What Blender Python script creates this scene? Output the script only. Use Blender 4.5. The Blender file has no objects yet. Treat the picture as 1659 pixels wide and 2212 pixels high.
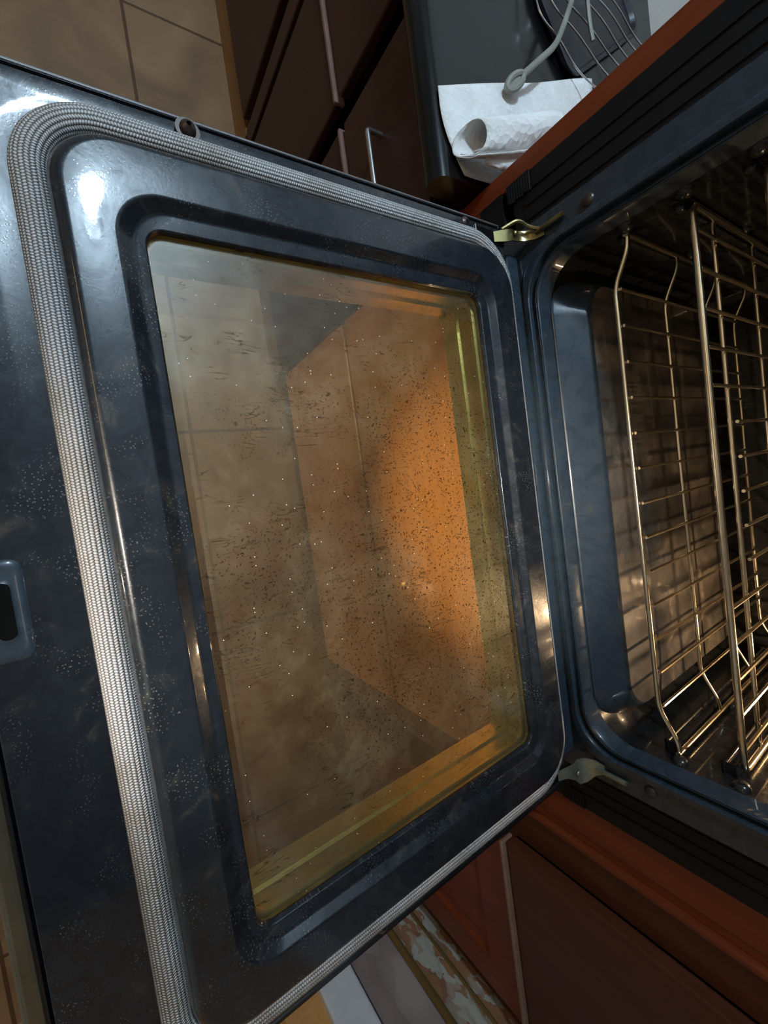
import bpy, bmesh, math, random
from mathutils import Vector, Matrix
random.seed(7)
SC = bpy.context.scene
C = SC.collection
PI = math.pi

# ------------------------------------------------------------------ camera, light, exposure
cam_d = bpy.data.cameras.new('camera'); cam = bpy.data.objects.new('camera', cam_d); C.objects.link(cam)
RX = Vector((0.1364, 0.82923, 0.542)); DN = Vector((0.9892, -0.1436, -0.02924)); FW = Vector((0.05358, 0.54014, -0.83987))
m = Matrix((RX, -DN, -FW)).transposed().to_4x4(); m.translation = Vector((-0.05764, -0.45212, 0.33834))
cam.matrix_world = m
cam_d.lens = 14.479; cam_d.sensor_width = 36; cam_d.clip_start = 0.01
SC.camera = cam
SC.view_settings.view_transform = 'Standard'; SC.view_settings.look = 'None'
SC.view_settings.gamma = 1; SC.view_settings.use_curve_mapping = False
SC.view_settings.exposure = 0.22
W = bpy.data.worlds.new('world'); SC.world = W; W.use_nodes = True
W.node_tree.nodes['Background'].inputs[0].default_value = (0.75, 0.85, 1, 1)
W.node_tree.nodes['Background'].inputs[1].default_value = 0.12

def lamp(name, kind, loc, energy, color, **k):
    d = bpy.data.lights.new(name, kind); d.energy = energy; d.color = color
    for a, b in k.items(): setattr(d, a, b)
    o = bpy.data.objects.new(name, d); C.objects.link(o); o.location = loc
    return o
lamp('ceiling_globe_light', 'POINT', (-1.15, -.38, 1.36), 54, (0.62, 0.83, 1), shadow_soft_size=.06)
SP = Vector((0.02, -1.85, 1.44))
lo = lamp('added_high_spot_light', 'SPOT', SP, 330, (1, 0.90, 0.78), shadow_soft_size=.04, spot_size=math.radians(14), spot_blend=.8)  # unseen spot added to brighten the gasket and the window area
lo.rotation_euler = (Vector((-0.01, -.20, 0)) - SP).to_track_quat('-Z', 'Y').to_euler()
SL = Vector((.25, -2.7, -.30))
ll = lamp('added_low_spot_light', 'SPOT', SL, 210, (1, 0.76, 0.52), shadow_soft_size=.05, spot_size=math.radians(12.5), spot_blend=1.0)  # unseen spot added under the door to make the drawer's orange light patch
ll.rotation_euler = (Vector((0.0, .03, -.17)) - SL).to_track_quat('-Z', 'Y').to_euler()
l2 = lamp('kitchen_strip_light', 'AREA', (-.75, -2.3, 1.44), 8, (1, 0.66, 0.26), shape='RECTANGLE', size=1.4, size_y=.09)
lamp('oven_cavity_light', 'POINT', (0.26, .31, .29), 3.6, (1, 0.66, 0.36), shadow_soft_size=.006)

# ------------------------------------------------------------------ materials
def mat(name):
    M = bpy.data.materials.new(name); M.use_nodes = True
    nt = M.node_tree; b = nt.nodes['Principled BSDF']
    return M, nt, b
def N(nt, t, **k):
    n = nt.nodes.new(t)
    for a, v in k.items(): setattr(n, a, v)
    return n
def noise(nt, scale, detail=4, rough=.55, vec=None, dist=0):
    n = N(nt, 'ShaderNodeTexNoise'); n.inputs['Scale'].default_value = scale
    n.inputs['Detail'].default_value = detail; n.inputs['Roughness'].default_value = rough
    n.inputs['Distortion'].default_value = dist
    if vec is not None: nt.links.new(vec, n.inputs['Vector'])
    return n
def ramp(nt, src, stops):
    r = N(nt, 'ShaderNodeValToRGB'); e = r.color_ramp.elements
    while len(e) < len(stops): e.new(.5)
    for q, (p, c) in zip(e, stops):
        q.position = p; q.color = c if len(c) == 4 else (*c, 1)
    nt.links.new(src, r.inputs[0]); return r
def g(v): return (v, v, v)
def bump(nt, src, b, strength=.3, dist=.001, prev=None):
    n = N(nt, 'ShaderNodeBump'); n.inputs['Strength'].default_value = strength; n.inputs['Distance'].default_value = dist
    nt.links.new(src, n.inputs['Height'])
    if prev: nt.links.new(prev.outputs[0], n.inputs['Normal'])
    if b: nt.links.new(n.outputs[0], b.inputs['Normal'])
    return n
def mapping(nt, scale=(1, 1, 1), rot=(0, 0, 0), loc=(0, 0, 0)):
    t = N(nt, 'ShaderNodeTexCoord'); mp = N(nt, 'ShaderNodeMapping')
    mp.inputs['Scale'].default_value = scale; mp.inputs['Rotation'].default_value = rot; mp.inputs['Location'].default_value = loc
    nt.links.new(t.outputs['Object'], mp.inputs[0]); return mp.outputs[0]
def mixc(nt, fac, a, b_):
    n = N(nt, 'ShaderNodeMix', data_type='RGBA')
    if isinstance(fac, float): n.inputs[0].default_value = fac
    else: nt.links.new(fac, n.inputs[0])
    for s, i in ((a, 6), (b_, 7)):
        if isinstance(s, tuple): n.inputs[i].default_value = (*s, 1)
        else: nt.links.new(s, n.inputs[i])
    return n.outputs[2]
def math_(nt, op, a, b_=None, clamp=False):
    n = N(nt, 'ShaderNodeMath', operation=op); n.use_clamp = clamp
    for s, i in ((a, 0), (b_, 1)):
        if s is None: continue
        if isinstance(s, (int, float)): n.inputs[i].default_value = s
        else: nt.links.new(s, n.inputs[i])
    return n.outputs[0]

def plain(name, col, rough=.5, metal=0, spec=.5, var=.15, nscale=30, bmp=0):
    M, nt, b = mat(name)
    n = noise(nt, nscale, 4, .6, mapping(nt))
    r = ramp(nt, n.outputs[0], [(.3, tuple(x * (1 - var) for x in col)), (.7, tuple(min(1, x * (1 + var)) for x in col))])
    nt.links.new(r.outputs[0], b.inputs['Base Color'])
    b.inputs['Roughness'].default_value = rough; b.inputs['Metallic'].default_value = metal
    b.inputs['Specular IOR Level'].default_value = spec
    if bmp: bump(nt, n.outputs[0], b, bmp, .0006)
    return M

def enamel(name, grime=1.0, base=(.010, .014, .019)):
    M, nt, b = mat(name); v = mapping(nt)
    big = noise(nt, 9, 5, .6, v, .4); mid = noise(nt, 46, 6, .65, v, .8); fine = noise(nt, 260, 3, .7, v)
    vo = N(nt, 'ShaderNodeTexVoronoi', voronoi_dimensions='2D'); vo.inputs['Scale'].default_value = 330; nt.links.new(v, vo.inputs['Vector'])
    speck = ramp(nt, vo.outputs['Distance'], [(.0, g(1)), (.11, g(1)), (.17, g(0))])
    sel = ramp(nt, noise(nt, 30, 3, .6, v).outputs[0], [(.50, g(0)), (.66, g(1))])
    sp = math_(nt, 'MULTIPLY', speck.outputs[0], sel.outputs[0])
    c1 = ramp(nt, mid.outputs[0], [(.3, tuple(x * .75 for x in base)), (.6, base), (.8, (.05, .045, .032))])
    c2 = mixc(nt, math_(nt, 'MULTIPLY', sp, .30 * grime), c1.outputs[0], (.30, .29, .26))
    nt.links.new(c2, b.inputs['Base Color'])
    rr_ = ramp(nt, mid.outputs[0], [(.3, g(.22)), (.55, g(.30)), (.75, g(.30 + .22 * grime))])
    nt.links.new(rr_.outputs[0], b.inputs['Roughness'])
    b.inputs['Specular IOR Level'].default_value = .22
    b.inputs['Coat Weight'].default_value = .6; b.inputs['Coat Roughness'].default_value = .05
    h = math_(nt, 'ADD', math_(nt, 'MULTIPLY', mid.outputs[0], .6), math_(nt, 'MULTIPLY', fine.outputs[0], .35))
    h = math_(nt, 'ADD', h, math_(nt, 'MULTIPLY', sp, .6))
    bp = bump(nt, h, b, .18 * grime, .0009)
    bc = bump(nt, h, None, .05 * grime, .0009); nt.links.new(bc.outputs[0], b.inputs['Coat Normal'])
    return M
M_door = enamel('dirty_blue_black_enamel', 1.1)
M_frame = enamel('blue_grey_enamel', .35, (.026, .040, .055))

# cavity enamel: soot-brown crust
M_cav, nt, b = mat('soiled_oven_enamel'); v = mapping(nt)
n1 = noise(nt, 14, 6, .65, v, .6); n2 = noise(nt, 180, 4, .7, v)
c = ramp(nt, n1.outputs[0], [(.30, (.026, .026, .027)), (.5, (.066, .060, .054)), (.68, (.15, .125, .10))])
c2 = ramp(nt, n2.outputs[0], [(.35, g(.75)), (.65, g(1.15)), (.8, g(1.8))])
mx = N(nt, 'ShaderNodeMix', data_type='RGBA', blend_type='MULTIPLY'); mx.inputs[0].default_value = 1
nt.links.new(c.outputs[0], mx.inputs[6]); nt.links.new(c2.outputs[0], mx.inputs[7])
nt.links.new(mx.outputs[2], b.inputs['Base Color']); b.inputs['Roughness'].default_value = .34
b.inputs['Coat Weight'].default_value = .7; b.inputs['Coat Roughness'].default_value = .09
bump(nt, n2.outputs[0], b, .25, .0008)
M_wall = enamel('dark_cavity_enamel', .6, (.012, .013, .014))

M_wire = plain('chromed_rack_wire', (.78, .66, .48), .22, 1, var=.12, nscale=60)
M_brass = plain('yellow_zinc_hinge', (.30, .25, .11), .3, 1, var=.2, nscale=80)
M_hingeg = plain('dull_grey_green_steel', (.30, .31, .24), .42, .8, var=.2, nscale=80)
M_spacer = plain('yellow_zinc_box', (.74, .88, .46), .34, .8, var=.3, nscale=14)
M_black = plain('matt_black_trim', (.004, .004, .005), .55, spec=.25)
M_blackg = plain('gloss_black_edge', (.006, .006, .008), .18)
M_steel = plain('brushed_steel', (.55, .55, .56), .32, 1)
M_dsteel = plain('dark_steel_edge', (.20, .18, .13), .35, .9)
M_screw = plain('dark_bronze_screw', (.07, .055, .048), .35, .7)
M_void = plain('deep_recess_black', (.002, .002, .002), .9, spec=.1)
M_counter = plain('black_polished_counter', (.004, .0045, .005), .2, spec=.38, var=.35, nscale=50)
M_ceil = plain('white_ceiling_paint', (.72, .74, .76), .9, var=.03)
M_wallp = plain('cream_wall_paint', (.62, .60, .56), .85, var=.04)
M_white = plain('white_trim_paint', (.70, .74, .78), .45, var=.04)
M_rubber = plain('grey_plastic', (.20, .20, .17), .5, var=.2)
M_navy = plain('navy_plastic', (.004, .004, .008), .4)

def wood(name, dark, light, axis='z', rough=.35):
    M, nt, b = mat(name)
    s = {'z': (26, 26, 1.6), 'x': (1.6, 26, 26)}[axis]
    n = noise(nt, 1.6, 6, .6, mapping(nt, s), .6)
    r = ramp(nt, n.outputs[0], [(.28, dark), (.72, light)])
    nt.links.new(r.outputs[0], b.inputs['Base Color']); b.inputs['Roughness'].default_value = rough
    b.inputs['Specular IOR Level'].default_value = .3; b.inputs['Coat Weight'].default_value = .06; b.inputs['Coat Roughness'].default_value = .25
    bump(nt, n.outputs[0], b, .1, .0005)
    return M
M_wood = wood('cherry_stained_wood', (.11, .020, .006), (.19, .040, .011))
M_woodx = wood('cherry_stained_wood_rail', (.11, .020, .006), (.19, .040, .011), 'x')
M_woodd = wood('dark_cherry_wood', (.052, .013, .005), (.085, .024, .009), 'z', .5)
M_woodo = wood('orange_oak_wood', (.55, .28, .085), (.70, .38, .14), 'x', .4)
M_kick = wood('light_oak_kick', (.16, .08, .022), (.25, .13, .04), 'x', .5)
M_bead = wood('olive_bead', (.10, .065, .02), (.17, .11, .035))

M_base = wood('dark_brown_cherry', (.030, .011, .006), (.050, .018, .010), 'z', .5)
# floor tile
M_tile, nt, b = mat('tan_ceramic_tile')
vv = mapping(nt, (1, 1, 1), (0, 0, 0), (1.44, .245, 0))
br = N(nt, 'ShaderNodeTexBrick'); br.offset = 0; br.squash = 1
nt.links.new(vv, br.inputs['Vector'])
br.inputs['Scale'].default_value = 1; br.inputs['Mortar Size'].default_value = .0045; br.inputs['Mortar Smooth'].default_value = .3
br.inputs['Brick Width'].default_value = .574; br.inputs['Row Height'].default_value = .56
br.inputs['Color1'].default_value = (.235, .137, .072, 1); br.inputs['Color2'].default_value = (.265, .157, .082, 1)
br.inputs['Mortar'].default_value = (.085, .042, .018, 1)
n = noise(nt, 5, 6, .62, mapping(nt), .8)
r = ramp(nt, n.outputs[0], [(.3, g(.66)), (.55, g(1)), (.75, g(1.3))])
mx = N(nt, 'ShaderNodeMix', data_type='RGBA', blend_type='MULTIPLY'); mx.inputs[0].default_value = 1
nt.links.new(br.outputs[0], mx.inputs[6]); nt.links.new(r.outputs[0], mx.inputs[7]); nt.links.new(mx.outputs[2], b.inputs['Base Color'])
b.inputs['Roughness'].default_value = .5
bump(nt, math_(nt, 'SUBTRACT', 1.0, br.outputs['Fac']), b, .5, .002)

# dirty window glass: clear tinted sheet, soiled with a film, specks and hair-like scratches
def glass(name, tint, dirt):
    M = bpy.data.materials.new(name); M.use_nodes = True; nt = M.node_tree
    nt.nodes.clear(); out = N(nt, 'ShaderNodeOutputMaterial'); v = mapping(nt)
    tr = N(nt, 'ShaderNodeBsdfTransparent'); tr.inputs[0].default_value = (*tint, 1)
    gl = N(nt, 'ShaderNodeBsdfGlossy'); gl.inputs['Roughness'].default_value = .08 if dirt else .03
    fr = N(nt, 'ShaderNodeFresnel'); fr.inputs[0].default_value = 1.6
    mix = N(nt, 'ShaderNodeMixShader'); nt.links.new(math_(nt, 'MULTIPLY', fr.outputs[0], 1.15, True), mix.inputs[0])
    nt.links.new(tr.outputs[0], mix.inputs[1]); nt.links.new(gl.outputs[0], mix.inputs[2])
    last = mix
    if dirt:
        big = noise(nt, 8, 6, .66, v, .5); med = noise(nt, 60, 5, .7, v, .6)
        hz = noise(nt, 240, 2, .6, v)
        bh = N(nt, 'ShaderNodeBump'); bh.inputs['Strength'].default_value = .25; bh.inputs['Distance'].default_value = .0006
        nt.links.new(math_(nt, 'ADD', med.outputs[0], math_(nt, 'MULTIPLY', hz.outputs[0], .4)), bh.inputs['Height'])
        nt.links.new(bh.outputs[0], gl.inputs['Normal'])
        film = N(nt, 'ShaderNodeBsdfDiffuse')
        fc = ramp(nt, big.outputs[0], [(.3, (.24, .15, .07)), (.5, (.30, .22, .12)), (.7, (.34, .30, .18))])
        nt.links.new(fc.outputs[0], film.inputs[0])
        fa = ramp(nt, math_(nt, 'ADD', math_(nt, 'MULTIPLY', big.outputs[0], .6), math_(nt, 'MULTIPLY', med.outputs[0], .4)),
                  [(.34, g(.04)), (.52, g(.10)), (.68, g(.19))])
        m2 = N(nt, 'ShaderNodeMixShader'); nt.links.new(fa.outputs[0], m2.inputs[0])
        nt.links.new(mix.outputs[0], m2.inputs[1]); nt.links.new(film.outputs[0], m2.inputs[2])
        hg = N(nt, 'ShaderNodeBsdfGlossy'); hg.inputs['Roughness'].default_value = .42; hg.inputs[0].default_value = (.9, .95, .85, 1)
        ha = N(nt, 'ShaderNodeMixShader'); nt.links.new(math_(nt, 'MULTIPLY', fa.outputs[0], .38), ha.inputs[0])
        nt.links.new(m2.outputs[0], ha.inputs[1]); nt.links.new(hg.outputs[0], ha.inputs[2]); m2 = ha
        # dark specks, denser near the middle of the back half
        dens0 = noise(nt, 9, 4, .6, v)
        dist = N(nt, 'ShaderNodeVectorMath', operation='DISTANCE'); dist.inputs[1].default_value = (-.01, -.15, .019); nt.links.new(v, dist.inputs[0])
        dens1 = math_(nt, 'SUBTRACT', .88, math_(nt, 'MULTIPLY', dist.outputs['Value'], 1.9))
        dens = math_(nt, 'ADD', math_(nt, 'MULTIPLY', dens0.outputs[0], .5), math_(nt, 'MULTIPLY', dens1, .5))
        masks = []
        for sc_, lo_, hi_ in ((300, .13, .22), (140, .07, .11)):
            vo = N(nt, 'ShaderNodeTexVoronoi', voronoi_dimensions='2D'); vo.inputs['Scale'].default_value = sc_
            dv = N(nt, 'ShaderNodeMix', data_type='VECTOR'); dv.inputs[0].default_value = .012
            nz = noise(nt, 120, 2, .5, v); nt.links.new(v, dv.inputs[4]); nt.links.new(nz.outputs['Color'], dv.inputs[5])
            nt.links.new(dv.outputs[1], vo.inputs['Vector'])
            sp = ramp(nt, vo.outputs['Distance'], [(.0, g(1)), (lo_, g(1)), (hi_, g(0))])
            se = ramp(nt, dens, [(.44, g(.0)), (.56, g(1))])
            pk = N(nt, 'ShaderNodeSeparateColor'); nt.links.new(vo.outputs['Color'], pk.inputs[0])
            masks.append(math_(nt, 'MULTIPLY', math_(nt, 'MULTIPLY', sp.outputs[0], se.outputs[0]), math_(nt, 'GREATER_THAN', pk.outputs[0], .42)))
        # hair lines running left-right in the picture (along y)
        vl = mapping(nt, (95, 14, 1))
        ln = noise(nt, 1.0, 3, .55, vl, 1.2)
        lr = ramp(nt, ln.outputs[0], [(.485, g(0)), (.5, g(1)), (.515, g(0))])
        ls = ramp(nt, noise(nt, 26, 3, .6, v).outputs[0], [(.50, g(0)), (.57, g(1))])
        masks.append(math_(nt, 'MULTIPLY', math_(nt, 'MULTIPLY', lr.outputs[0], ls.outputs[0]), .8))
        tot = math_(nt, 'MAXIMUM', math_(nt, 'MAXIMUM', masks[0], masks[1]), masks[2])
        dk = N(nt, 'ShaderNodeBsdfDiffuse'); dk.inputs[0].default_value = (.014, .007, .003, 1)
        m3 = N(nt, 'ShaderNodeMixShader'); nt.links.new(math_(nt, 'MULTIPLY', tot, .85), m3.inputs[0])
        nt.links.new(m2.outputs[0], m3.inputs[1]); nt.links.new(dk.outputs[0], m3.inputs[2])
        # pale crumbs
        vo = N(nt, 'ShaderNodeTexVoronoi', voronoi_dimensions='2D'); vo.inputs['Scale'].default_value = 160; nt.links.new(v, vo.inputs['Vector'])
        sp = ramp(nt, vo.outputs['Distance'], [(.0, g(1)), (.03, g(1)), (.07, g(0))])
        pk = N(nt, 'ShaderNodeSeparateColor'); nt.links.new(vo.outputs['Color'], pk.inputs[0])
        wm = math_(nt, 'MULTIPLY', sp.outputs[0], math_(nt, 'GREATER_THAN', pk.outputs[1], .95))
        wh = N(nt, 'ShaderNodeBsdfDiffuse'); wh.inputs[0].default_value = (.85, .82, .75, 1)
        m4 = N(nt, 'ShaderNodeMixShader'); nt.links.new(wm, m4.inputs[0])
        nt.links.new(m3.outputs[0], m4.inputs[1]); nt.links.new(wh.outputs[0], m4.inputs[2]); last = m4
    nt.links.new(last.outputs[0], out.inputs[0]); return M
M_glass = glass('soiled_oven_window_glass', (.96, .83, .55), True)
M_glass2 = glass('outer_tinted_glass', (.93, .84, .68), False)

# braided gasket
M_gask, nt, b = mat('woven_glassfibre_braid')
uv = N(nt, 'ShaderNodeUVMap'); sx = N(nt, 'ShaderNodeSeparateXYZ'); nt.links.new(uv.outputs[0], sx.inputs[0])
row = math_(nt, 'MULTIPLY', sx.outputs[1], 22)
par = math_(nt, 'MULTIPLY', math_(nt, 'MODULO', math_(nt, 'FLOOR', row), 2), .5)
tri = math_(nt, 'PINGPONG', row, 1)
ph = math_(nt, 'ADD', math_(nt, 'ADD', math_(nt, 'MULTIPLY', sx.outputs[0], 1 / .0019), math_(nt, 'MULTIPLY', tri, .35)), par)
wv = math_(nt, 'SINE', math_(nt, 'MULTIPLY', ph, 2 * PI))
rib = math_(nt, 'SUBTRACT', math_(nt, 'MULTIPLY', math_(nt, 'ABSOLUTE', math_(nt, 'SINE', math_(nt, 'MULTIPLY', row, PI))), 2), 1)
hh = math_(nt, 'ADD', math_(nt, 'MULTIPLY', wv, .5), math_(nt, 'MULTIPLY', rib, .5))
dirtn = noise(nt, 16, 4, .6, mapping(nt))
cc = ramp(nt, math_(nt, 'MULTIPLY_ADD' if False else 'ADD', math_(nt, 'MULTIPLY', hh, .5), .5), [(.1, (.07, .065, .06)), (.5, (.34, .33, .33)), (.9, (.78, .79, .82))])
dd = ramp(nt, dirtn.outputs[0], [(.35, (.74, .70, .64)), (.55, (1, 1, 1))])
mx = N(nt, 'ShaderNodeMix', data_type='RGBA', blend_type='MULTIPLY'); mx.inputs[0].default_value = 1
nt.links.new(cc.outputs[0], mx.inputs[6]); nt.links.new(dd.outputs[0], mx.inputs[7]); nt.links.new(mx.outputs[2], b.inputs['Base Color'])
b.inputs['Roughness'].default_value = .38; b.inputs['Metallic'].default_value = .25
bump(nt, hh, b, .9, .0006)

# paper
M_paper, nt, b = mat('embossed_paper_towel'); v = mapping(nt)
vo = N(nt, 'ShaderNodeTexVoronoi', voronoi_dimensions='2D'); vo.inputs['Scale'].default_value = 150; nt.links.new(v, vo.inputs['Vector'])
nn = noise(nt, 20, 4, .6, v)
rr0 = ramp(nt, nn.outputs[0], [(.3, (.70, .68, .66)), (.6, (.80, .80, .80))]); nt.links.new(rr0.outputs[0], b.inputs['Base Color'])
b.inputs['Roughness'].default_value = .95; b.inputs['Specular IOR Level'].default_value = .1
bump(nt, vo.outputs['Distance'], b, .8, .0016, None)

def wallpaper(name, base, leaf, scale):
    M, nt, b = mat(name); v = mapping(nt, (1, 1, .55))
    vo = N(nt, 'ShaderNodeTexVoronoi', voronoi_dimensions='3D'); vo.inputs['Scale'].default_value = scale
    dv = N(nt, 'ShaderNodeMix', data_type='VECTOR'); dv.inputs[0].default_value = .06
    nz = noise(nt, scale * .8, 2, .5, v); nt.links.new(v, dv.inputs[4]); nt.links.new(nz.outputs['Color'], dv.inputs[5])
    nt.links.new(dv.outputs[1], vo.inputs['Vector'])
    pk = N(nt, 'ShaderNodeSeparateColor'); nt.links.new(vo.outputs['Color'], pk.inputs[0])
    c = ramp(nt, pk.outputs[0], [(.45, base), (.5, leaf), (.8, leaf), (.85, tuple((x + y) / 2 for x, y in zip(base, leaf)))])
    e = ramp(nt, vo.outputs['Distance'], [(.4, g(1)), (.75, g(.75))])
    mx = N(nt, 'ShaderNodeMix', data_type='RGBA', blend_type='MULTIPLY'); mx.inputs[0].default_value = 1
    nt.links.new(c.outputs[0], mx.inputs[6]); nt.links.new(e.outputs[0], mx.inputs[7]); nt.links.new(mx.outputs[2], b.inputs['Base Color'])
    b.inputs['Roughness'].default_value = .7
    return M
M_leaf = wallpaper('leaf_wallpaper', (.42, .42, .36), (.30, .15, .075), 48)
M_mauve = wallpaper('mauve_wallpaper', (.36, .29, .27), (.28, .21, .20), 16)

# ------------------------------------------------------------------ mesh helpers
def link(name, bm, m_, parent=None, smooth=False, angle=40, wn=False):
    bmesh.ops.recalc_face_normals(bm, faces=bm.faces)
    me = bpy.data.meshes.new(name); bm.to_mesh(me); bm.free()
    for mm in (m_ if isinstance(m_, (list, tuple)) else [m_]): me.materials.append(mm)
    if smooth:
        me.shade_smooth()
        me.set_sharp_from_angle(angle=math.radians(angle))
    o = bpy.data.objects.new(name, me); C.objects.link(o)
    if wn:
        w = o.modifiers.new('w', 'WEIGHTED_NORMAL'); w.keep_sharp = True; w.weight = 100
    if parent: o.parent = parent; o.matrix_parent_inverse = parent.matrix_world.inverted()
    return o
def tag(o, label=None, cat=None, group=None, kind=None):
    if label: o['label'] = label
    if cat: o['category'] = cat
    if group: o['group'] = group
    if kind: o['kind'] = kind
    return o
def empty(name, loc, label, cat, group=None):
    o = bpy.data.objects.new(name, None); C.objects.link(o); o.location = loc; o.empty_display_size = .02
    o.matrix_world = Matrix.Translation(loc); return tag(o, label, cat, group)
def B(): return bmesh.new()
def box(bm, a, b_, bev=0):
    a = Vector(a); b_ = Vector(b_); r = bmesh.ops.create_cube(bm, size=1)
    for v in r['verts']: v.co = Vector([(a[i] + b_[i]) / 2 + v.co[i] * (b_[i] - a[i]) for i in range(3)])
    if bev:
        es = {e for v in r['verts'] for e in v.link_edges}
        bmesh.ops.bevel(bm, geom=list(es), offset=bev, segments=3, affect='EDGES', profile=.5)
def rr(x0, x1, y0, y1, r, n=8):
    """rounded rectangle, r = radius or 4 radii at (x0y0, x1y0, x1y1, x0y1)"""
    if not isinstance(r, (list, tuple)): r = [r] * 4
    P = []
    for (cx, cy, a0, q, sx_, sy_) in ((x0, y0, PI, r[0], 1, 1), (x1, y0, 1.5 * PI, r[1], -1, 1), (x1, y1, 0, r[2], -1, -1), (x0, y1, .5 * PI, r[3], 1, -1)):
        for i in range(n + 1):
            a = a0 + .5 * PI * i / n
            P.append((cx + sx_ * q + q * math.cos(a), cy + sy_ * q + q * math.sin(a)))
    return P
def loft(bm, rings, cap0=False, cap1=False, closed=True):
    R = [[bm.verts.new(p) for p in ring] for ring in rings]
    n = len(R[0])
    for a, b_ in zip(R, R[1:]):
        for i in range(n if closed else n - 1):
            j = (i + 1) % n; bm.faces.new((a[i], a[j], b_[j], b_[i]))
    if cap0: bm.faces.new(R[0])
    if cap1: bm.faces.new(R[-1])
    return R
def tube(bm, pts, r, n=10, closed=False, caps=True, uvl=None, flat=1.0):
    pts = [Vector(p) for p in pts]; m_ = len(pts); up = None; rings = []
    L = 0; lens = []
    for i, p in enumerate(pts):
        a = pts[(i - 1) % m_] if (closed or i) else p
        c = pts[(i + 1) % m_] if (closed or i < m_ - 1) else p
        t = (c - a).normalized()
        if up is None:
            up = Vector((0, 0, 1)) if abs(t.z) < .9 else Vector((1, 0, 0))
        s = t.cross(up)
        if s.length < 1e-4: s = t.cross(Vector((0, 1, 0)))
        s.normalize(); u = s.cross(t).normalized(); up = u
        k = 1.0
        if (closed or 0 < i < m_ - 1):
            d1 = (p - a).normalized(); d2 = (c - p).normalized(); k = 1 / max(.6, math.cos(d1.angle(d2, 0) / 2))
        ri = r[i] if isinstance(r, (list, tuple)) else r
        rings.append([bm.verts.new(p + (s * math.cos(2 * PI * j / n) * k + u * math.sin(2 * PI * j / n) * flat) * ri) for j in range(n)])
        if i: L += (p - pts[i - 1]).length
        lens.append(L)
    tot = L + (pts[0] - pts[-1]).length
    rng = range(m_ if closed else m_ - 1)
    uv = bm.loops.layers.uv.verify() if uvl else None
    for i in rng:
        a, b_ = rings[i], rings[(i + 1) % m_]
        for j in range(n):
            k = (j + 1) % n
            f = bm.faces.new((a[j], a[k], b_[k], b_[j]))
            if uv:
                l0 = lens[i]; l1 = lens[i + 1] if i + 1 < m_ else tot
                for lp, (uu, vv_) in zip(f.loops, ((l0, j / n), (l0, (j + 1) / n), (l1, (j + 1) / n), (l1, j / n))): lp[uv].uv = (uu, vv_)
    if caps and not closed: bm.faces.new(rings[0]); bm.faces.new(rings[-1])
def smoothpath(pts, r, n=5):
    """round the corners of a polyline with radius-like fillets"""
    pts = [Vector(p) for p in pts]; out = [pts[0]]
    for a, p, c in zip(pts, pts[1:], pts[2:]):
        d1 = (a - p); d2 = (c - p); q = min(r, d1.length * .48, d2.length * .48)
        s = p + d1.normalized() * q; e = p + d2.normalized() * q
        for i in range(n + 1):
            t = i / n; out.append(s * (1 - t) ** 2 + p * 2 * t * (1 - t) + e * t * t)
    out.append(pts[-1]); return out
def grid(bm, nx, ny, f):
    V = [[bm.verts.new(f(i / nx, j / ny)) for j in range(ny + 1)] for i in range(nx + 1)]
    for i in range(nx):
        for j in range(ny): bm.faces.new((V[i][j], V[i + 1][j], V[i + 1][j + 1], V[i][j + 1]))
def dome(bm, c, r, h, axis, n=20, k=5, hole=0):
    """pan-head screw: low dome along axis"""
    c = Vector(c); ax = Vector(axis).normalized(); s = ax.orthogonal().normalized(); t = ax.cross(s)
    rings = []
    for i in range(k + 1):
        a = .5 * PI * i / k; rad = max(r * math.cos(a), hole or r * .02)
        rings.append([c + ax * (h * math.sin(a)) + (s * math.cos(2 * PI * j / n) + t * math.sin(2 * PI * j / n)) * rad for j in range(n)])
        if rad == hole: break
    if hole:
        z = rings[-1]; rings.append([p - ax * h * .7 for p in z])
    loft(bm, rings, cap0=True, cap1=True)

# ------------------------------------------------------------------ the room
FZ, CZ, YB = -.92, 1.50, .66
def slab(name, a, b_, m_, kind='structure', **k):
    bm = B(); box(bm, a, b_); o = link(name, bm, m_); tag(o, kind=kind, **k); return o
slab('floor', (-3.2, -3.2, FZ - .05), (3.0, YB, FZ), M_tile)
slab('ceiling', (-3.2, -3.2, CZ), (3.0, YB, CZ + .05), M_ceil)
slab('wall_back', (-3.2, YB, FZ), (3.0, YB + .05, CZ), M_wallp)
slab('wall_left', (-3.25, -3.2, FZ), (-3.2, YB, CZ), M_wallp)
slab('wall_front', (-3.2, -3.25, FZ), (3.0, -3.2, CZ), M_wallp)
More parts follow.
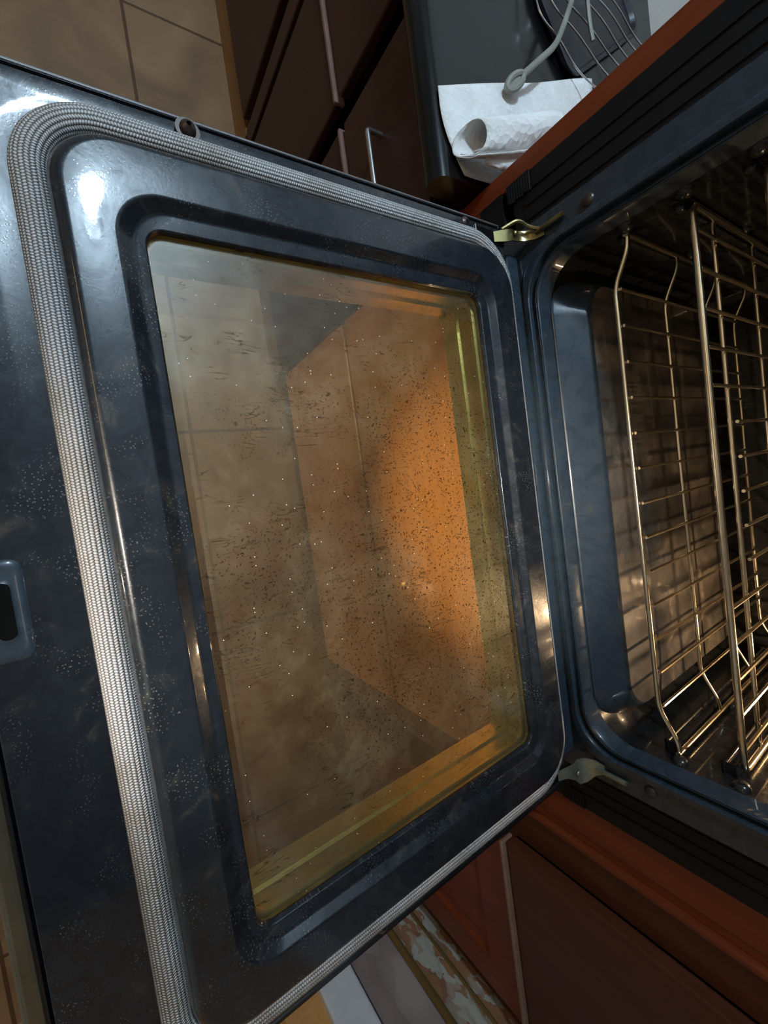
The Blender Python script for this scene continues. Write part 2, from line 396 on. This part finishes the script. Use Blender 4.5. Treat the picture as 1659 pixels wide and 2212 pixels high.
# return wall at the right end of the cabinets: leaf paper, wooden bead, mauve paper, white casing, oak door
slab('wall_right', (1.0, .018 - .062 + .004, FZ), (1.06, YB, CZ), M_leaf)
bm = B(); tube(bm, [(1.0, -.048, FZ), (1.0, -.048, CZ)], .0085, 12); o = link('trim_1', bm, M_bead, smooth=True); tag(o, kind='structure')
bm = B(); tube(bm, [(1.0, .018, FZ), (1.0, .018, CZ)], .004, 8); o = link('trim_2', bm, M_bead, smooth=True); tag(o, kind='structure')
slab('wall_right_mauve', (1.004, -.154, FZ), (1.06, -.04, CZ), M_mauve).name = 'wall_doorway'
bm = B(); box(bm, (.992, -.235, FZ), (1.06, -.158, CZ), .006); o = link('trim_3', bm, M_white); tag(o, kind='structure')
bm = B(); box(bm, (1.02, -1.05, FZ), (1.055, -.235, 1.15))
for z0, z1 in ((-.82, -.1), (.0, 1.05)):
    for y0, y1 in ((-.98, -.68), (-.6, -.31)):
        loft(bm, [[(1.02 - d, y, z) for y, z in rr(y0 + q, y1 - q, z0 + q, z1 - q, .004, 2)] for q, d in ((0, 0), (.008, .006), (.03, .001), (.05, .006))], cap1=True)
o = link('door_1', bm, M_woodo); tag(o, kind='structure')
slab('wall_entry', (1.0, -3.2, FZ), (1.05, -1.05, CZ), M_wallp)
# ceiling fittings
g_ = empty('ceiling_light', (-1.15, -.38, CZ), 'round frosted glass globe lamp on the ceiling left of the oven', 'lamp')
bm = B(); tube(bm, [(-1.15, -.38, CZ - .001), (-1.15, -.38, CZ - .03)], .08, 24); link('canopy', bm, M_steel, g_, True)
M_em, nt, b = mat('lit_globe'); b.inputs['Emission Color'].default_value = (.75, .88, 1, 1); b.inputs['Emission Strength'].default_value = 6
bm = B(); bmesh.ops.create_uvsphere(bm, u_segments=24, v_segments=12, radius=.05, matrix=Matrix.Translation((-1.15, -.38, CZ - .075)) )
link('globe', bm, M_em, g_, True)

# ------------------------------------------------------------------ cabinets
def panel_door(bm, x0, x1, z0, z1, y, t=.02, stile=.055):
    """framed door facing -y with a sunk centre panel"""
    yf = y - t
    def ring(q, yy): return [(x, yy, z) for x, z in rr(x0 + q, x1 - q, z0 + q, z1 - q, .002, 2)]
    loft(bm, [ring(0, y), ring(0, yf + .003), ring(.003, yf), ring(stile, yf), ring(stile + .008, yf + .007), ring(stile + .02, yf + .009), ring(stile + .03, yf + .006)], cap1=True)
tower = empty('oven_cabinet', (0, .06, FZ), 'tall cherry wood cabinet framing the built-in oven', 'cabinet')
bm = B(); box(bm, (-.463, .05, FZ + .1), (-.436, .075, 1.2), .002); link('stile', bm, M_wood, tower)
bm = B(); box(bm, (.437, .05, FZ + .1), (.486, .075, 1.2), .002); link('stile', bm, M_wood, tower)
bm = B(); box(bm, (-.463, .075, FZ + .1), (-.445, YB - .005, 1.2)); link('side_panel', bm, M_wood, tower)
bm = B(); box(bm, (.468, .075, FZ + .1), (.486, YB - .005, 1.2)); link('side_panel', bm, M_wood, tower)
bm = B(); box(bm, (-.436, .05, -.115), (.437, .075, -.075), .002); link('rail', bm, M_woodx, tower)
bm = B(); box(bm, (-.436, .05, -.86), (.437, .075, -.82), .002); link('rail', bm, M_woodx, tower)
bm = B(); box(bm, (-.44, .03, -.47), (.44, .05, -.12), .003); d = link('drawer', bm, M_woodo, tower); d['label'] = 'orange oak drawer front'
bm = B(); box(bm, (-.44, .03, -.85), (.44, .05, -.48), .003); d = link('drawer', bm, M_woodo, tower); d['label'] = 'orange oak drawer front'
bm = B(); box(bm, (-.46, .12, FZ), (.486, .14, FZ + .1)); link('toe_kick', bm, M_kick, tower)

rc = empty('pantry_cabinet', (.72, .06, FZ), 'dark cherry wood tall cabinet right of the oven with stacked doors', 'cabinet')
bm = B(); box(bm, (.487, .052, FZ + .1), (.5, .08, 1.2), .001); box(bm, (.5, .044, FZ + .1), (.512, .08, 1.2), .004); link('bead_moulding', bm, M_wood, rc)
bm = B(); box(bm, (.512, .05, FZ + .1), (.575, .08, 1.2), .002); link('stile', bm, M_woodd, rc)
bm = B(); box(bm, (.94, .05, FZ + .1), (.998, .08, 1.2), .002); link('stile', bm, M_woodd, rc)
bm = B(); box(bm, (.575, .05, -.2), (.94, .08, -.16), .002); link('rail', bm, M_woodd, rc)
bm = B(); box(bm, (.575, .028, -.165), (.945, .05, 1.1), .004); dr = link('door', bm, M_woodd, rc)
bm = B(); box(bm, (.577, .020, -.176), (.943, .05, -.168), .003); link('edge_strip', bm, plain('pale_edge_highlight', (.22, .13, .09), .3), rc)  # pale colour stands in for the highlight along the door edge
bm = B(); panel_door(bm, .575, .945, -.80, -.182, .05, .02, .07); link('door', bm, M_wood, rc)
bm = B(); box(bm, (.487, .12, FZ), (.998, .14, FZ + .1)); link('toe_kick', bm, M_woodd, rc)
bm = B(); box(bm, (.5, .08, FZ + .1), (.99, YB - .01, 1.2)); link('body', bm, M_woodd, rc)

# base cabinets left of the tower
def handle(cx, z, y, w, parent):
    bm = B(); s = .028
    tube(bm, smoothpath([(cx - w / 2, y, z), (cx - w / 2, y - s, z), (cx + w / 2, y - s, z), (cx + w / 2, y, z)], .006), .0045, 10)
    link('handle', bm, M_steel, parent, True)
base_specs = [(-.738, -.466, 'cherry base cabinet nearest the oven, steel bar pull on its drawer', True),
              (-1.035, -.785, 'cherry base cabinet second from the oven, left of the wide dark gap', False),
              (-1.62, -1.135, 'cherry base cabinet farthest from the oven, by the tan floor tiles', False)]
for x0, x1, lab, hd in base_specs:
    k = empty('base_cabinet', ((x0 + x1) / 2, .02, FZ), lab, 'cabinet', 'base cabinets under the black counter')
    bm = B(); box(bm, (x0 - .008, .075, -.83), (x1 + .008 if x1 < -.5 else x1, YB - .01, -.1095)); link('body', bm, M_base, k)
    if x0 > -1.05 and x1 < -.7: bm = B(); box(bm, (-1.105, .004, -.81), (-1.062, .07, -.112), .003); link('filler_strip', bm, M_base, k)
    bm = B(); box(bm, (x0, 0, -.322), (x1, .02, -.125), .004); dr = link('drawer', bm, M_base, k)
    if hd: handle(-.57, -.215, 0, .13, dr)
    bm = B(); box(bm, (x0, 0, -.81), (x1, .02, -.338), .004); dr = link('door', bm, M_base, k)
    bm = B(); box(bm, (x0, -.004, -.340), (x1, .018, -.332), .002); link('edge_strip', bm, plain('pale_door_top_edge', (.20, .12, .10), .3), k)  # paler colour along the door's top edge
    bm = B(); box(bm, (x0 - .02, .012, FZ), (x1 + .02, .03, -.832)); link('toe_kick', bm, M_kick, k)
# worktop with bullnose
bm = B()
prof = [(YB - .003, -.108), (.0, -.108)] + [(-.012 + .02 * math.cos(a) - .0, -.0875 + .0205 * math.sin(a)) for a in [(-.5 - i / 10) * PI for i in range(11)]] + [(.0, -.067), (YB - .003, -.067)]
loft(bm, [[(x, y, z) for y, z in prof] for x in (-2.4, -.464)], cap0=True, cap1=True)
o = link('countertop', bm, M_counter, smooth=True); tag(o, 'black polished worktop with rounded front edge left of the oven', 'countertop')

# paper towel sheet
CT = -.066
bm = B()
def towel(u, v_):
    # u along counter depth, v from left edge to the cabinet
    A = Vector((-.576, -.018)); Bp = Vector((-.738, .37)); Cc = Vector((-.470, .37)); D = Vector((-.47, .012))
    p = A.lerp(Bp, u).lerp(D.lerp(Cc, u), v_)
    p.y -= .012 * math.sin(PI * v_) * (1 - u) ** 3
    z = CT + .002 + .0035 * (1 + math.sin(9 * u + 5 * v_)) * u + .004 * abs(math.sin(13 * u * v_ + 3 * v_)) * math.sin(PI * min(1, u * 2))
    return (p.x, p.y, z)
grid(bm, 36, 24, towel)
o = link('paper_towel', bm, M_paper, smooth=True, angle=180)
sm = o.modifiers.new('t', 'SOLIDIFY'); sm.thickness = .0008
tag(o, 'flat white paper towel sheet spread on the black worktop', 'paper towel')
# rolled towel lying on it
bm = B(); n = 40; L = 13; rows = []
for i in range(L + 1):
    t = i / L; a0 = Vector((-.497, .004, CT + .026)); a1 = Vector((-.520, .125, CT + .062)); c0 = a0.lerp(a1, t)
    ring = []
    for j in range(n + 1):
        a = -.25 * PI + 2.35 * PI * j / n; q = .0195 + .004 * j / n + .0018 * math.sin(3 * a + 4 * t) + .005 * t
        ring.append((c0.x + q * math.cos(a), c0.y + .012 * math.sin(a) * (1 - t), max(CT + .004, c0.z + q * .95 * math.sin(a))))
    rows.append(ring)
loft(bm, rows, closed=False)
def fold(u, v_):
    p = Vector((-.487, .012, 0)).lerp(Vector((-.58, .30, 0)), u); q = Vector((-.47, .03, 0)).lerp(Vector((-.468, .34, 0)), u)
    r_ = p.lerp(q, v_); return (r_.x, r_.y, CT + .022 + .022 * math.sin(PI * v_) * (.5 + .5 * math.sin(4 * u + .5)) + .008 * math.sin(11 * u + 7 * v_) * v_)
grid(bm, 22, 10, fold)
o = link('crumpled_paper_towel', bm, M_paper, smooth=True, angle=60)
sm = o.modifiers.new('t', 'SOLIDIFY'); sm.thickness = .0008
tag(o, 'crumpled dotted white paper towel curled into a tube on the flat sheet', 'paper towel')

# wire dish rack, tray, utensils
dr = empty('dish_rack', (-.86, .42, CT), 'black dish rack with curved steel wires on the worktop behind the towel', 'dish rack')
bm = B(); loft(bm, [[(-.815 - .6 * u_ + .8 * w_, .372 + .8 * u_ + .6 * w_, z) for u_, w_ in rr(-.125 + q, .22 - q, -.10 + q, .045 - q, .03, 6)] for q, z in ((.01, CT + .001), (0, CT + .006), (0, CT + .012), (.006, CT + .012), (.01, CT + .005))], cap0=True, cap1=True)
link('tray', bm, M_navy, dr, True)
wires = [((-.754, .206), (-.74, .25), (-.71, .298)), ((-.788, .241), (-.775, .31), (-.745, .384)), ((-.817, .279), (-.807, .35), (-.78, .43)),
         ((-.85, .335), (-.84, .40), (-.81, .47)), ((-.875, .366), (-.868, .435), (-.84, .501)), ((-.905, .405), (-.893, .465), (-.863, .529))]
for a, b_, c_ in wires:
    bm = B(); P = [(a[0] - .06, a[1] - .0, CT + .014), (a[0], a[1], CT + .020), (b_[0], b_[1], CT + .022), (c_[0], c_[1], CT + .02), (c_[0] + .05, c_[1] + .05, CT + .045)]
    tube(bm, smoothpath(P, .04, 6), .0014, 8); link('wire', bm, M_steel, dr, True)
def utensil(name, P, eye, lab):
    k = empty(name, P[0], lab, 'kitchen utensil')
    bm = B(); tube(bm, smoothpath(P, .05, 6), .0045, 10, flat=.7); link('handle', bm, M_rubber, k, True)
    if eye:
        c0 = Vector(P[0]); d = (Vector(P[0]) - Vector(P[1])).normalized(); s = Vector((-d.y, d.x, 0))
        bm = B(); pts = [c0 + d * (.015 + .018 * math.cos(t)) + s * .0075 * math.sin(t) for t in [2 * PI * i / 20 for i in range(20)]]
        tube(bm, pts, .0045, 8, closed=True); f_ = [bm.verts.new(p_ + Vector((0, 0, .001))) for p_ in pts]; bm.faces.new(f_); link('hanging_eye', bm, M_rubber, k, True)
zz = CT + .034
utensil('ladle', [(-.632, .135, zz - .01), (-.655, .163, zz), (-.70, .215, zz), (-.745, .246, zz), (-.82, .29, zz), (-.95, .36, zz)], True, 'grey kitchen utensil with a hanging eye across the dish rack wires')
utensil('spatula', [(-.772, .345, zz - .006), (-.80, .335, zz - .004), (-.86, .33, zz), (-.98, .36, zz)], False, 'short grey utensil handle in the dish rack beyond the one with the eye')

# ------------------------------------------------------------------ the oven
oven = empty('wall_oven', (0, .03, -.05), 'built-in wall oven with blue-black enamel, its dirty glass door hanging open', 'oven')
# --- front frame: rounded opening with ridges
def fr(t, y, r=None):
    r = max(.012, (.055 - t * .1)) if r is None else r
    return [(x, y, z) for x, z in rr(-.363 + t, .363 - t, -.036 + t, .60 - t, [r] * 2 + [.02] * 2, 10)]
bm = B()
loft(bm, [fr(0, .10, .002), fr(0, .032, .002), fr(.002, .03, .002), fr(.028, .03, .045), fr(.030, .0285, .045), fr(.0315, .0265), fr(.038, .0265), fr(.0395, .0285),
          fr(.0405, .036), fr(.0435, .036), fr(.0445, .031), fr(.0465, .0295), fr(.0475, .031), fr(.0485, .0295), fr(.0505, .031), fr(.052, .040), fr(.054, .050)])
frame = link('front_frame', bm, M_frame, oven, True, 50, wn=True)
for x in (-.344, .343):
    bm = B(); dome(bm, (x, .0302, .088), .0075, .004, (0, -1, 0)); link('frame_screw', bm, M_screw, frame, True)
# --- cavity walls (gutter floor at z=.018)
HX, ZT, Y1 = .309, .50, .47
bm = B()
def cr(t, y, r=.04): return [(x, y, z) for x, z in rr(-HX + t, HX - t, .018 + t, ZT - t, r, 10)]
loft(bm, [cr(0, .050), cr(0, .10), cr(0, .30), cr(0, Y1 - .02), cr(.006, Y1 - .006), cr(.02, Y1)], cap1=True)
for s in (-1, 1):                      # pressed rack guides
    for z in (.100, .157, .214, .271, .328):
        box(bm, (s * (HX + .004), .075, z - .008), (s * (HX - .0085), .43, z + .003), .004)
        dome(bm, (s * HX, .060, z + .010), .009, .007, (-s, 0, 0), 14, 4); dome(bm, (s * HX, .225, z + .010), .007, .006, (-s, 0, 0), 14, 4)
cav = link('cavity_liner', bm, M_wall, oven, True, 50, wn=True)
bm = B()
def pf(q, z, r): return [(x, y, z) for x, y in rr(-.300 + q * .55, .300 - q * .55, .0475 + q, .455 - q * .4, r, 10)]
loft(bm, [pf(0, .0185, .05), pf(.0015, .0215, .05), pf(.028, .047, .045), pf(.031, .0495, .045), pf(.034, .0505, .045)])
link('floor_pan_slope', bm, M_frame, cav, True, 60, wn=True)
bm = B(); loft(bm, [pf(.034, .0505, .045), pf(.05, .0502, .04)], cap1=True); link('floor_pan', bm, M_cav, cav, True, 60)
bm = B(); box(bm, (-.334, -.0035, -.034), (.334, .0295, -.016), .003); link('hinge_sill', bm, M_frame, oven)
bm = B(); box(bm, (-.334, .006, -.018), (.334, .0285, -.0075), .003); link('sill_lip', bm, M_frame, oven)
# black side flanges with ribs
for s, xa, xb, z0 in ((-1, .363, .437, -.02), (1, .363, .438, -.045)):
    bm = B(); box(bm, (s * xa, .05, z0), (s * xb, .062, .62))
    for q in (.018, .036, .052): box(bm, (s * (xa + q), .0485, z0 + .02), (s * (xa + q + .006), .052, .62), .001)
    for i in range(9):
        box(bm, (s * (xb - .022 - .001 * (i % 3)), .047, z0 - .006 + .004 * i), (s * xb, .05, z0 - .003 + .004 * i), .0005)
    link('side_trim', bm, M_black, oven)
bm = B(); box(bm, (-.436, .048, -.075), (.436, .062, -.036)); link('bottom_trim', bm, M_black, oven)

# --- door
door_rr = lambda x, y0, y1, z, r: [(a, b_, z) for a, b_ in rr(-x, x, y0, y1, r, 10)]
bm = B()
R_ = [door_rr(.355, -.530, -.006, -.012, .006), door_rr(.355, -.530, -.006, -.001, .006), door_rr(.354, -.529, -.007, 0, .006),
      door_rr(.343, -.492, -.009, 0, .05), door_rr(.3415, -.4895, -.0095, -.0012, .05), door_rr(.337, -.477, -.011, -.0012, .05),
      door_rr(.3135, -.461, -.032, -.0012, [.035, .035, .045, .045]), door_rr(.3115, -.4595, -.0345, .004, [.035, .035, .045, .045]),
      door_rr(.3075, -.4575, -.0385, .024, [.035, .035, .045, .045]), door_rr(.3055, -.4555, -.0405, .0285, [.035, .035, .045, .045]),
      door_rr(.303, -.4525, -.043, .0312, [.033, .033, .043, .043]), door_rr(.300, -.449, -.046, .0322, [.032, .032, .04, .04]),
      door_rr(.2735, -.427, -.0715, .0322, .032), door_rr(.271, -.4245, -.074, .0312, .030), door_rr(.2665, -.4185, -.0785, .0262, .027), door_rr(.264, -.415, -.081, .0252, .025),
      door_rr(.2548, -.4105, -.0895, .0252, .014), door_rr(.2535, -.409, -.091, .0242, .013), door_rr(.2532, -.4087, -.0913, .0205, .013)]
loft(bm, R_)
door = link('door', bm, M_door, oven, True, 60, wn=True)
bm = B(); loft(bm, [door_rr(.2536, -.4092, -.0908, .0212, .013), door_rr(.2565, -.412, -.088, .0212, .013), door_rr(.2565, -.412, -.088, .0195, .013), door_rr(.2536, -.4092, -.0908, .0195, .013)])
link('window_seal', bm, M_void, door)
bm = B(); loft(bm, [door_rr(.256, -.4115, -.0885, .0190, .013)], cap0=True)
link('window_glass', bm, M_glass, door)
bm = B()
loft(bm, [door_rr(.2560, -.4115, -.0885, .0188, .013), door_rr(.2555, -.411, -.089, .014, .012), door_rr(.2515, -.407, -.093, .0125, .010), door_rr(.2515, -.407, -.093, .009, .010),
          door_rr(.258, -.413, -.087, .006, .008), door_rr(.2565, -.412, -.088, -.012, .008), door_rr(.2535, -.409, -.091, -.014, .008), door_rr(.2535, -.409, -.091, -.018, .008),
          door_rr(.257, -.412, -.088, -.020, .008), door_rr(.257, -.412, -.088, -.0400, .008)])
link('window_box', bm, M_spacer, door, True, 35)
bm = B()
loft(bm, [door_rr(.352, -.527, -.009, -.010, .006), door_rr(.3565, -.5315, -.006, -.005, .006), door_rr(.3585, -.532, -.006, -.002, .006), door_rr(.3615, -.533, -.006, -.002, .006), door_rr(.3635, -.534, -.005, -.005, .006), door_rr(.3655, -.535, -.004, -.008, .006), door_rr(.3675, -.535, -.002, -.016, .006), door_rr(.3675, -.535, -.002, -.040, .006), door_rr(.360, -.532, -.005, -.045, .006),
          door_rr(.27, -.42, -.08, -.045, .006), door_rr(.257, -.412, -.088, -.040, .008)])
link('outer_skin', bm, M_blackg, door, True, 40)
bm = B(); box(bm, (-.3625, -.547, -.040), (.3625, -.534, -.008), .004); link('front_edge', bm, M_dsteel, door)
bm = B(); loft(bm, [door_rr(.258, -.413, -.087, -.0395, .008)], cap0=True); link('outer_glass', bm, M_glass2, door)
# thin steel line put in for the highlight along the left skin
bm = B(); tube(bm, [(-.3600, -.53, -.0022), (-.3600, -.010, -.0022)], .0011, 8); link('edge_highlight', bm, M_steel, door, True)
# gasket
P = [(a, b_, .0085) for a, b_ in rr(-.3265, .3265, -.4665, -.0265, [.044, .044, .052, .052], 14)]
Q = []
for i, p in enumerate(P):
    q = P[(i + 1) % len(P)]; p_ = Vector(p); q_ = Vector(q); k = max(1, int((q_ - p_).length / .008))
    Q += [p_.lerp(q_, j / k) for j in range(k)]
bm = B(); tube(bm, Q, .0102, 28, closed=True, uvl=True, flat=.92); link('gasket', bm, M_gask, door, True, 180)
# door screws
bm = B(); tube(bm, [(-.3472, -.3655, 0), (-.3472, -.3655, .005)], .0088, 24); sc = link('washer', bm, M_screw, door, True)
bm = B(); dome(bm, (-.3472, -.3655, .005), .0060, .006, (0, 0, 1), hole=.0016); link('screw', bm, M_screw, door, True)
bm = B(); dome(bm, (-.3495, -.071, .0), .0065, .004, (0, 0, 1), hole=.0014); link('screw', bm, M_screw, door, True)
bm = B(); dome(bm, (.3485, -.30, .0), .0065, .004, (0, 0, 1), hole=.0014); link('screw', bm, M_screw, door, True)
# vent slot near the front edge, left of the middle
bm = B()
def hs(x0, x1, y0, y1, z, r): return [(a, b_, z) for a, b_ in rr(x0, x1, y0, y1, r, 6)]
loft(bm, [hs(-.047, .016, -.5285, -.5055, .0002, .007), hs(-.045, .014, -.5265, -.5075, .0018, .006), hs(-.041, .010, -.5245, -.509, .0018, .005), hs(-.036, .005, -.523, -.511, .0006, .005), hs(-.033, .002, -.5215, -.5125, .0018, .004)])
o = link('slot_rim', bm, M_frame, door, True, 70)
bm = B(); loft(bm, [hs(-.033, .002, -.5215, -.5125, .0012, .004)], cap0=True); link('latch_slot', bm, M_void, door)  # flat black sheet painted as the shaded depth of the slot
# hinge slots in the door border: flat black sheets in place of shaded holes
for x0, x1 in ((-.350, -.334), (.334, .350)):
    bm = B(); loft(bm, [hs(x0, x1, -.055, -.0065, .0007, .002)], cap0=True); link('hinge_slot', bm, M_void, door)
bm = B(); box(bm, (-.350, -.0575, 0), (-.341, -.0555, .0035), .0008); link('slot_tab', bm, M_steel, door)
# hinges
def strip(bm, prof, x0, x1):
    n_ = len(prof); T = .0018; P2 = [Vector((0, a, b_)) for a, b_ in prof]; off = []
    for i in range(n_):
        t = (P2[min(i + 1, n_ - 1)] - P2[max(i - 1, 0)]).normalized(); off.append(Vector((0, -t.z, t.y)) * T)
    loft(bm, [[Vector((x, 0, 0)) + P2[i], Vector((x2, 0, 0)) + P2[i], Vector((x2, 0, 0)) + P2[i] + off[i], Vector((x, 0, 0)) + P2[i] + off[i]]
              for i in range(n_) for x, x2 in ((x0(i / (n_ - 1)), x1(i / (n_ - 1))),)], cap0=True, cap1=True)
for s in (-1, 1):
    mm = M_brass if s < 0 else M_hingeg
    h = B(); tube(h, smoothpath([(s * .345, .026, .024), (s * .345, .0255, .062)], .005), .0032, 10)
    hinge = link('hinge', h, mm, oven, True)
    bm = B(); prof = [(.0275, .034), (.026, .022), (.020, .012), (.010, .008), (.0, .010), (-.012, .006), (-.024, .001)]
    strip(bm, prof, lambda t: s * .343 - .006 - .004 * math.sin(PI * t), lambda t: s * .343 + .006 + .020 * math.sin(PI * min(1, t * 1.2)) ** 2 * (1 if s > 0 else -.2))
    link('hinge_arm', bm, mm, hinge, True, 70)
    bm = B(); dome(bm, (s * .347, .004, .0118), .0035, .002, (0, -.1, 1)); link('rivet', bm, mm, hinge, True)
bm = B(); tube(bm, smoothpath([(-.352, -.010, .004), (-.358, .006, .018), (-.352, .020, .020), (-.346, .026, .030)], .01), [.002] * 20, 8) if False else tube(bm, smoothpath([(-.352, -.012, .004), (-.360, .004, .017), (-.352, .018, .020), (-.346, .025, .030)], .01), .0024, 8)
link('hinge_curl', bm, M_brass, oven, True)

# ------------------------------------------------------------------ oven racks
X15 = [-.278 + .0397 * i for i in range(15)]
def cw(x, y0, y1, z, r, parent, droop=0):
    bm = B(); tube(bm, smoothpath([(x, y0, z), (x, y1, z)], .01), r, 8); link('cross_wire', bm, M_wire, parent, True)
def lower_rack(z, yf, lab):
    k = empty('oven_rack', (0, .25, z), lab, 'oven rack', 'wire racks inside the oven')
    for y, r in ((yf, .0028), (.190, .0024), (.313, .0024), (.435, .0028)):
        P = [(-.302, y, z + .0185), (-.287, y, z + .017), (-.252, y, z), (.252, y, z), (.287, y, z + .017), (.302, y, z + .0185)]
        bm = B(); tube(bm, smoothpath(P, .012), r, 10); link('rail', bm, M_wire, k, True)
    for s in (-1, 1):
        bm = B(); tube(bm, [(s * .302, yf - .004, z + .0185), (s * .302, .44, z + .0185)], .0030, 10); link('side_rail', bm, M_wire, k, True)
    for i in range(13): cw(-.25 + .5 * i / 12, yf + .0035, .437, z + .004, .0019, k)
    return k
def upper_rack(z, yf, lab):
    k = empty('oven_rack', (0, .25, z), lab, 'oven rack', 'wire racks inside the oven')
    bm = B(); tube(bm, smoothpath([(-.303, .44, z), (-.303, yf, z), (.303, yf, z), (.303, .44, z), ], .010), .0035, 12); link('frame_rail', bm, M_wire, k, True)
    for y, r in ((yf + .063, .0026), (.27, .0024), (.36, .0024), (.44, .003)):
        bm = B(); tube(bm, [(-.301, y, z - .004), (.301, y, z - .004)], r, 10); link('rail', bm, M_wire, k, True)
    for i, x in enumerate(X15): cw(x, yf + (.066 if 4 < i < 10 else .002), .442, z + .0015, .0020, k)
    for i, x in enumerate(X15):
        if 4 < i < 10: continue
    return k
lower_rack(.090, .065, 'lowest chrome wire rack, ends bent outwards, just above the oven floor')
upper_rack(.165, .080, 'middle chrome wire rack with a straight thick front rail')
upper_rack(.222, .085, 'highest chrome wire rack cut off by the right edge of the photo')
